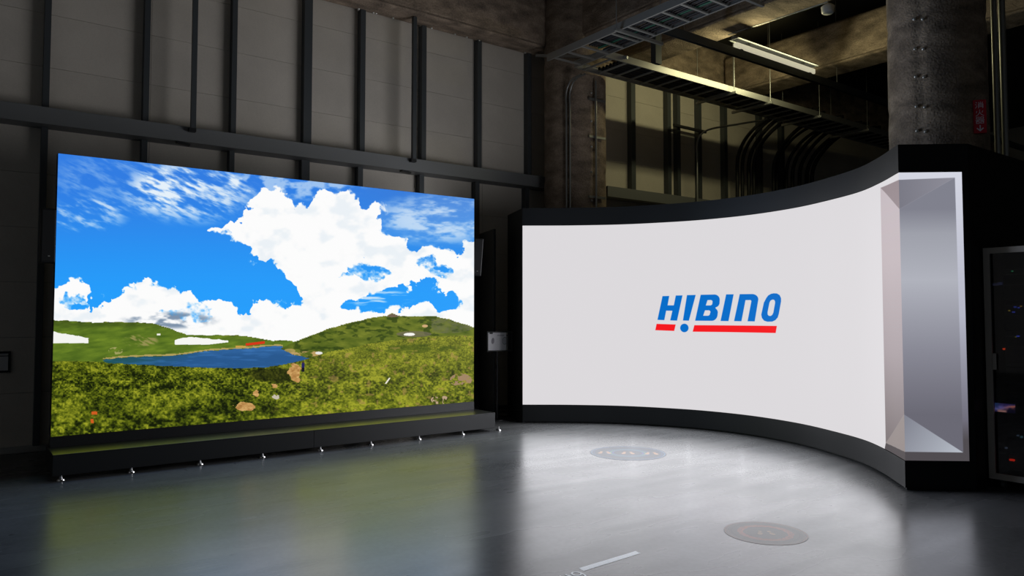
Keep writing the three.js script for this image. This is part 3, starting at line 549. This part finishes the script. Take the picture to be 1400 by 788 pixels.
{
  const q = [[791, 777.5], [869, 754], [876, 757], [798, 781.3]].map(([x, y]) => onY(x, y)), sh = new THREE.Shape(q.map((p) => new THREE.Vector2(p.x, -p.z)));
  solo('floor_tape', new THREE.ExtrudeGeometry(sh, { depth: 0.001, bevelEnabled: false }).rotateX(-Math.PI / 2), glossy({ color: lin(0.8, 0.85, 0.88) }), 'short white tape line stuck on the concrete floor', 'floor tape');
  const font = await new FontLoader().loadAsync('fonts/droid/droid_sans_regular.typeface.json');
  const t = new TextGeometry('6m', { font, size: 0.105, depth: 0.001, curveSegments: 6, bevelEnabled: false }); t.computeBoundingBox();
  t.translate(0, 0, 0).rotateX(-Math.PI / 2);
  const dir = q[1].clone().sub(q[0]).normalize(), start = onY(790, 780.8);
  t.rotateY(Math.atan2(-dir.z, dir.x) + Math.PI).translate(start.x, 0.0002, start.z);
  solo('floor_lettering', t, glossy({ color: lin(0.8, 0.84, 0.86) }), 'small white distance lettering beside the tape line on the floor', 'lettering');
}
// ================================================================== RACK AT THE RIGHT
{
  const c = onY(1349, 667), x = c.x, z0 = c.z + 0.02, wd = 0.78, dp = 0.8, H = onX(1338, 340, x).y, r = thing('equipment_rack', 'black equipment rack with glass door, pale frame and small lit monitor', 'rack'), z1 = z0 + wd, y0 = 0.085;
  part(r, 'case', merge([cube(x + 0.03, x + dp, y0, H, z0, z0 + 0.02), cube(x + 0.03, x + dp, y0, H, z1 - 0.02, z1), cube(x + 0.03, x + dp, H - 0.02, H, z0 + 0.02, z1 - 0.02), cube(x + 0.03, x + dp, y0, y0 + 0.02, z0 + 0.02, z1 - 0.02), cube(x + dp - 0.02, x + dp, y0 + 0.02, H - 0.02, z0 + 0.02, z1 - 0.02)]), M.blackMatt);
  const t = 0.05, door = part(r, 'door_frame', merge([cube(x, x + 0.03, H - t, H, z0, z1), cube(x, x + 0.03, y0, y0 + t, z0, z1), cube(x, x + 0.03, y0 + t, H - t, z0, z0 + t), cube(x, x + 0.03, y0 + t, H - t, z1 - t, z1)]), M.alu, 'pale aluminium door frame');
  part(door, 'door_pane', cube(x + 0.012, x + 0.017, y0 + t, H - t, z0 + t, z1 - t), new THREE.MeshPhysicalMaterial({ color: lin(0.5, 0.5, 0.52), transmission: 1, thickness: 0, roughness: 0.03 }));
  const hp = onX(1347.5, 494, x); part(door, 'handle', soft(x - 0.012, x, hp.y - 0.07, hp.y + 0.07, z0 + t + 0.005, z0 + t + 0.035, 0.005), M.alu);
  let y = y0 + 0.08, k = 0; while (y < H - 0.16) { const h = [0.088, 0.044, 0.132][k++ % 3]; part(r, 'rack_unit', soft(x + 0.085 + 0.004 * (k % 3), x + 0.6, y, y + h - 0.004, z0 + 0.12, z1 - 0.12, 0.002), k % 4 ? M.blackMatt : M.black); y += h; }
  const lamp = (px, py, col, w, h) => { const p = onX(px, py, x + 0.068); part(r, 'indicator_lamp', cube(x + 0.068, x + 0.092, p.y - h / 2, p.y + h / 2, p.z - w / 2, p.z + w / 2), new THREE.MeshStandardMaterial({ color: 0x000000, emissive: col, emissiveIntensity: 1 })); };
  for (const [px, py, col, w, h] of [[1372, 477.5, 0xff4a20, 0.014, 0.014], [1383, 629.5, 0xff3018, 0.035, 0.014], [1383, 371, 0x2c8a5a, 0.009, 0.009], [1379, 425, 0x8a7a30, 0.01, 0.01], [1387, 420, 0x3040a0, 0.016, 0.01], [1385, 427, 0x3a48b0, 0.016, 0.01], [1392, 421, 0x3848a8, 0.012, 0.01], [1395, 419, 0x907030, 0.01, 0.01], [1391, 460, 0x3a48b8, 0.016, 0.012], [1388, 461, 0x707028, 0.008, 0.008], [1375, 613, 0x404858, 0.016, 0.012], [1391, 596, 0x3c4a58, 0.014, 0.012], [1396, 598, 0x3a5a60, 0.014, 0.016], [1361, 389, 0x202438, 0.045, 0.02], [1367, 388, 0x262a44, 0.03, 0.024]]) lamp(px, py, col, w, h);
  const a = onX(1359.5, 551, x + 0.066), b = onX(1388, 565.5, x + 0.066);
  const pic = dataTexture(128, 64, (i, j) => { const u = i / 128, v = j / 64, n = fbm(u * 4, v * 3, 4, 501), d = Math.exp(-Math.pow((v - 0.35 - u * 0.35 + (n - 0.5) * 0.5) / 0.22, 2)); let q = mix3([58, 50, 108], [136, 124, 200], d); q = mix3(q, [20, 18, 44], step(0.9, 1.5, u + 1 - v)); q = mix3(q, [220, 130, 110], step(0.45, 0.9, u * 0.8 + n * 0.4) * d); q = mix3(q, [206, 150, 140], step(0.42, 0.1, v) * step(0.6, 0.3, Math.abs(u - 0.35) * 2)); return mix3(q, [40, 90, 130], 0.6 * step(0.35, 0.1, u) * v); }, true);
  const mon = part(r, 'monitor', soft(x + 0.072, x + 0.12, b.y - 0.02, a.y + 0.02, a.z - 0.03, b.z + 0.03, 0.004), M.black);
  const pg = new THREE.PlaneGeometry(Math.abs(b.z - a.z), a.y - b.y).rotateY(-Math.PI / 2).translate(x + 0.071, (a.y + b.y) / 2, (a.z + b.z) / 2);
  part(mon, 'monitor_screen', pg, screenMat(pic), 'small lit screen with purple and orange clouds');
  for (const [cx, cz] of [[x + 0.1, z0 + 0.08], [x + 0.1, z1 - 0.08], [x + dp - 0.1, z0 + 0.08], [x + dp - 0.1, z1 - 0.08]]) part(r, 'caster', merge([new THREE.CylinderGeometry(0.034, 0.034, 0.026, 18).rotateX(Math.PI / 2).translate(cx, 0.034, cz), cube(cx - 0.025, cx + 0.025, 0.06, y0, cz - 0.025, cz + 0.025)]), M.steel);
}
{ // red extinguisher sign on the right column
  const p = onDepth(1339, 160, 7.62), s = thing('extinguisher_sign', 'red hanging sign with white characters and a down arrow on the felt column', 'sign');
  const w = 0.115, h = 0.345, t = 0.05, yaw = -YAW - 0.35;
  const map = canvasTexture(128, 384, (g) => {
    g.fillStyle = '#c4142a'; g.fillRect(0, 0, 128, 384); g.strokeStyle = '#e6e4e6'; g.lineCap = 'butt'; g.lineWidth = 7;
    const L = (oy, list) => list.forEach((l) => { g.beginPath(); l.forEach(([x, y], i) => i ? g.lineTo(x, oy + y) : g.moveTo(x, oy + y)); g.stroke(); });
    L(18, [[[24, 8], [38, 18]], [[18, 32], [34, 42]], [[20, 78], [38, 52]], [[72, 2], [72, 28]], [[52, 8], [60, 24]], [[94, 8], [86, 24]], [[52, 80], [52, 30], [96, 30], [96, 74], [88, 78]], [[54, 46], [94, 46]], [[54, 61], [94, 61]]]);
    L(108, [[[62, 4], [62, 36], [48, 62], [22, 80]], [[62, 36], [78, 62], [104, 78]], [[34, 20], [28, 44]], [[94, 18], [84, 42]]]);
    L(194, [[[28, 6], [56, 6], [56, 26], [28, 26], [28, 6]], [[70, 6], [98, 6], [98, 26], [70, 26], [70, 6]], [[18, 40], [108, 40]], [[62, 28], [54, 42], [22, 56]], [[66, 42], [104, 56]], [[28, 58], [56, 58], [56, 78], [28, 78], [28, 58]], [[70, 58], [98, 58], [98, 78], [70, 78], [70, 58]]]);
    g.lineWidth = 13; L(290, [[[63, 2], [63, 66]], [[30, 36], [63, 68], [96, 36]]]);
  });
  const face = mat(0xffffff, 0.5, 0, { map });
  const box = new THREE.BoxGeometry(w, h, t).rotateY(yaw).translate(p.x, p.y, p.z);
  const m = part(s, 'sign_box', box, M.red); m.material = [M.red, M.red, M.red, M.red, face, face];
  const dirc = V(C2.x - p.x, 0, C2.z - p.z), L = dirc.length(); dirc.normalize();
  part(s, 'bracket', bar(V(p.x + dirc.x * 0.03, p.y, p.z + dirc.z * 0.03), V(p.x + dirc.x * (L - 0.47), p.y, p.z + dirc.z * (L - 0.47)), 0.03, 0.06), M.steel);
}
// ================================================================== CABLE LADDERS, LIGHT, CONDUITS
const LY = 5.2;
function ladder(name, label, horizontal, a0, a1, b0, b1, railH) { // runs along x (horizontal) or z; a = run, b = rail positions
  const g = thing(name, label, 'cable ladder');
  const P = (a, b, y) => horizontal ? V(a, y, b) : V(b, y, a);
  const rail = (b, s) => merge([bar(P(a0, b, LY + railH / 2), P(a1, b, LY + railH / 2), 0.006, railH), bar(P(a0, b + s * 0.012, LY + 0.003), P(a1, b + s * 0.012, LY + 0.003), 0.024, 0.006), bar(P(a0, b + s * 0.012, LY + railH - 0.003), P(a1, b + s * 0.012, LY + railH - 0.003), 0.024, 0.006)]);
  const inw = Math.sign(b1 - b0);
  part(g, 'side_rail', rail(b0, inw), M.galvanized); part(g, 'side_rail', rail(b1, -inw), M.galvanized);
  const n = Math.round(Math.abs(a1 - a0) / 0.3);
  const rung = bar(P(0, b0, 0), P(0, b1, 0), 0.035, 0.018); rung.translate(horizontal ? 0 : -0, 0, 0);
  for (let k = 0; k < n; k++) { const a = a0 + (a1 - a0) * (k + 0.5) / n; part(g, 'rung', rung, M.galvanized).position.copy(P(a, 0, LY + 0.012)); }
  return g;
}
const L1 = { a0: -8.02, a1: -1.0, b0: 6.83, b1: 7.37 }, L2 = { a0: 7.4, a1: 21, b0: -7.72, b1: -8.36 };
const lad1 = ladder('cable_ladder', 'galvanized cable ladder with cables coming toward the viewer under the ceiling', false, -8.36, L1.a1, L1.b0, L1.b1, 0.1);
const lad2 = ladder('cable_ladder', 'galvanized cable ladder running along the wall behind the curved screen', true, L2.a0, L2.a1, L2.b0, L2.b1, 0.1);
function trapeze(parent, a, b, rods) { part(parent, 'support_channel', bar(a, b, 0.04, 0.04), M.conduit); for (const p of rods) part(parent, 'hanger_rod', rod(p, V(p.x, 6.99, p.z), 0.006, 6), M.conduit); }
for (const z of [-6.84, -5.25, -3.5]) trapeze(lad1, V(6.72, LY - 0.022, z), V(7.62, LY - 0.022, z), [V(6.75, LY, z), V(7.59, LY, z)]);
for (const px of [1000, 1049, 1116, 1181]) { const x = onZ(px, 130, L2.b0).x; trapeze(lad2, V(x, LY - 0.022, -7.62), V(x, LY - 0.022, -8.46), [V(x, LY, -7.66), V(x, LY, -8.43)]); }
part(lad2, 'hanger_post', cube(onZ(902, 70, -7.6).x, onZ(910, 70, -7.6).x, LY + 0.11, 6.99, -7.78, -7.68), M.steel);
{ const a = onZ(733, 76, -9.3), b = onZ(858, 78.5, -7.66); part(lad1, 'brace_channel', bar(V(a.x, a.y, -9.3), V(b.x, b.y, -7.66), 0.04, 0.04), M.conduit); }
const cableG = 'cables lying in the ladder';
for (let k = 0; k < 11; k++) {
  const x = L1.b0 + 0.06 + k * 0.043, jit = () => (rnd() - 0.5) * 0.016, green = k === 6, pts = [];
  for (let z = L1.a1; z >= -7.6; z -= 1.1) pts.push(V(clamp(x + jit(), L1.b0 + 0.03, L1.b1 - 0.03), LY + 0.04 + rnd() * 0.02, z));
  solo('ladder_cable', tube(pts, green ? 0.016 : 0.013, 30, 6), green ? M.greenCable : k % 3 === 1 ? M.greyCable : M.cable, green ? 'green cable lying in the near cable ladder' : 'dark cable lying in the near cable ladder', 'cable', green ? undefined : cableG);
}
for (let k = 0; k < 7; k++) {
  const z = L2.b0 - 0.08 - k * 0.08, pts = []; for (let x = 7.8; x <= 20; x += 2) pts.push(V(x, LY + 0.045 + rnd() * 0.02, z + (rnd() - 0.5) * 0.02));
  solo('ladder_cable', tube(pts, 0.026, 24, 6), M.cable, 'thick black cable lying in the ladder along the wall', 'cable', 'cables along the wall');
}
// cables rising on the wall and bending into the ladder
nth = 0;
for (const [px, r, bend] of [[1006, 0.035, 0.0], [1012, 0.035, 0.03], [1020, 0.04, 0.05], [1028, 0.04, 0.02], [1054, 0.04, 0.05], [1060, 0.03, 0.0], [1073, 0.035, 0.0], [1080, 0.04, 0.04], [1089, 0.04, 0.06], [1100, 0.045, 0.02], [1106, 0.045, 0.05]]) {
  const x = onZ(px, 220, -9.45).x, z = -9.42 + bend * 0.6, e = LY + 0.17 + bend;
  solo('riser_cable', tube([V(x, 0.02, z), V(x, 2.5, z), V(x, 4.1, z), V(x, 4.75, z + 0.04), V(x + 0.02, 5.12, z + 0.28), V(x + 0.04, e, z + 0.75), V(x + 0.06, e, -8.2), V(x + 0.07, e - 0.02, -7.85)], r, 60, 8), M.cable, `thick black cable rising up the wall into the cable ladder, ${ORD[nth++]} from the wrapped column`, 'cable', 'riser cables on the wall');
}
function stripLight(lx0, lx1, z, power, label) {
  const f = thing('strip_light', label, 'light');
  const lens = new THREE.MeshStandardMaterial({ color: lin(0.5, 0.5, 0.45), roughness: 0.5, emissive: lin(1, 0.93, 0.66), emissiveIntensity: 0.5 });
  part(f, 'lamp_diffuser', soft(lx0, lx1, 5.53, 5.615, z - 0.04, z + 0.04, 0.015), lens, 'glowing pale yellow diffuser');
  part(f, 'cover', merge([cube(lx0 - 0.03, lx1 + 0.03, 5.66, 5.668, z - 0.09, z + 0.09), cube(lx0 - 0.03, lx1 + 0.03, 5.668, 5.70, z - 0.05, z + 0.05), cube(lx0 + 0.3, lx0 + 0.34, 5.61, 5.66, z - 0.02, z + 0.02), cube(lx1 - 0.34, lx1 - 0.3, 5.61, 5.66, z - 0.02, z + 0.02)]), M.girt);
  part(f, 'mounting_foot', cube(lx0 + 0.1, lx0 + 0.16, 5.52, 5.54, z - 0.03, z + 0.03), M.steel); part(f, 'mounting_foot', cube(lx1 - 0.16, lx1 - 0.1, 5.52, 5.54, z - 0.03, z + 0.03), M.steel);
  for (const s of [-1, 1]) { const l = new THREE.RectAreaLight(lin(1, 0.92, 0.5), power, lx1 - lx0, 0.08); l.name = 'strip_light_side'; l.position.set((lx0 + lx1) / 2, 5.572, z + s * 0.046); l.lookAt(l.position.x, 5.572, z + s * 5); scene.add(l); }
  for (const s of [-1, 1]) { const l = new THREE.RectAreaLight(lin(1, 0.92, 0.5), power, 0.07, 0.08); l.name = 'strip_light_end'; l.position.set(s < 0 ? lx0 - 0.006 : lx1 + 0.006, 5.572, z); l.lookAt(l.position.x + s * 5, 5.572, z); scene.add(l); }
  return f;
}
// strip light on its carrier rail
{
  const c0 = onZ(1005, 50, -6.95), c1 = onZ(1112, 90, -6.95), y = 5.66, lx0 = c0.x, lx1 = c1.x, z = -6.95;
  const rail = thing('light_rail', 'long dark carrier rail hung below the beams, crossing under the strip light', 'rail');
  part(rail, 'channel', merge([cube(7.45, 21, 5.40, 5.52, z - 0.03, z - 0.024), cube(7.45, 21, 5.40, 5.52, z + 0.024, z + 0.03), cube(7.45, 21, 5.514, 5.52, z - 0.024, z + 0.024)]), M.steel);
  for (const x of [8.2, 10.2, 12.2, 14.5, 17]) part(rail, 'hanger_rod', rod(V(x, 5.52, z), V(x, 6.99, z), 0.006, 6), M.conduit);
  stripLight(lx0, lx1, z, TUBE_LIGHT, 'lit white strip light fitting sitting on the carrier rail');
}
{ // round white detector and its feed pipe under the ceiling
  const p = onZ(1132, 12, -5.6), d = thing('smoke_detector', 'white round detector hung from the ceiling beside the beam', 'detector');
  const y = p.y;
  part(d, 'head', new THREE.LatheGeometry([[0, -0.07], [0.06, -0.07], [0.085, -0.05], [0.09, 0.03], [0.05, 0.06], [0, 0.06]].map(([a, b]) => new THREE.Vector2(a, b)), 24).translate(p.x, y, p.z), M.white);
  part(d, 'stem', rod(V(p.x, y + 0.05, p.z), V(p.x, 6.99, p.z), 0.012), M.conduit);
  part(d, 'feed_pipe', rod(V(p.x, y + 0.1, p.z), V(p.x - 0.1, y + 0.1, p.z - 1.6), 0.012), M.conduit);
}
// conduits at the columns
const onColumn = (c, px, py, extra) => { const d = ray(px, py), dx = d.x, dz = d.z, R = c.r + extra, A = dx * dx + dz * dz, B = -2 * (dx * c.x + dz * c.z), C = c.x * c.x + c.z * c.z - R * R, D = Math.max(0, B * B - 4 * A * C), t = (-B - Math.sqrt(D)) / (2 * A); return V(dx * t, EYE + d.y * t, dz * t); };
for (const px of [774.5, 779.5]) {
  const p = onColumn(C1, px, 220, 0.035), k = px < 777 ? 0 : 1;
  solo('conduit', tube([V(p.x, 0.0, p.z), V(p.x, 2.5, p.z), V(p.x, 4.7, p.z), V(p.x, 4.95, p.z), V(p.x, 5.11, p.z + 0.1), V(p.x, 5.15, p.z + 0.35)], 0.014, 60, 8), M.conduit, 'thin grey conduit climbing the wrapped column and bending into the ladder', 'conduit', 'paired conduits on the column');
}
{
  const p = onColumn(C1, 815, 220, 0.05), g = thing('conduit', 'single grey conduit on the lit side of the wrapped column, held by straps', 'conduit');
  part(g, 'pipe', rod(V(p.x, 0, p.z), V(p.x, 5.15, p.z), 0.016), M.conduit);
  for (const py of [137, 188, 270]) { const q = onColumn(C1, 815, py, 0.02), n = V(q.x - C1.x, 0, q.z - C1.z).normalize(), t = V(-n.z, 0, n.x); part(g, 'strap', bar(V(q.x, q.y, q.z).addScaledVector(t, -0.19), V(q.x, q.y, q.z).addScaledVector(t, 0.15), 0.03, 0.035), M.conduit); }
}
for (const [px, r] of [[1361, 0.03], [1372, 0.034]]) {
  const p = onDepth(px, 100, 8.3);
  solo('conduit', rod(V(p.x, 0.0, p.z), V(p.x, 6.98, p.z), r, 14), M.conduit, px < 1365 ? 'thinner vertical conduit beside the felt column with the red sign' : 'thicker vertical conduit beside the felt column with the red sign', 'conduit');
}
{ // thin conduit and clamp rail on the lit wall
  const a = onZ(953, 200, -9.36), b = onZ(1000, 152, -8.4);
  const g = thing('conduit', 'thin conduit with black clamp rail, bending from the lit wall to the ladder', 'conduit');
  part(g, 'pipe', tube([V(a.x, 2.9, -9.36), V(a.x, 4.4, -9.36), V(a.x, 4.85, -9.34), V(a.x + 0.05, 5.0, -9.22), V(a.x + 0.5, 5.12, -8.75), V(a.x + 0.8, 5.17, -8.4)], 0.018, 40, 8), M.conduit);
  const c = onZ(921, 171, -9.5), e = onZ(965, 182, -9.5);
  part(g, 'clamp_rail', bar(V(c.x, c.y, -9.5), V(e.x, c.y, -9.5), 0.04, 0.05), M.cable, 'short black clamp rail');
}

// ------------------------------------------------------------------ each thing's origin at its base
for (const o of scene.children) {
  if (!o.isGroup) { if (o.isMesh && o.userData.kind !== 'structure') { o.geometry.computeBoundingBox(); const b = o.geometry.boundingBox, c = V((b.min.x + b.max.x) / 2, b.min.y, (b.min.z + b.max.z) / 2); o.geometry.translate(-c.x, -c.y, -c.z); o.position.copy(c); } continue; }
  if (o.userData.kind === 'structure') continue;
  const b = new THREE.Box3().setFromObject(o), c = V((b.min.x + b.max.x) / 2, b.min.y, (b.min.z + b.max.z) / 2);
  o.position.copy(c); for (const k of o.children) k.position.sub(c);
}
scene.traverse((o) => { if (o.isMesh) o.castShadow = o.receiveShadow = true; });
renderer.render(scene, camera);
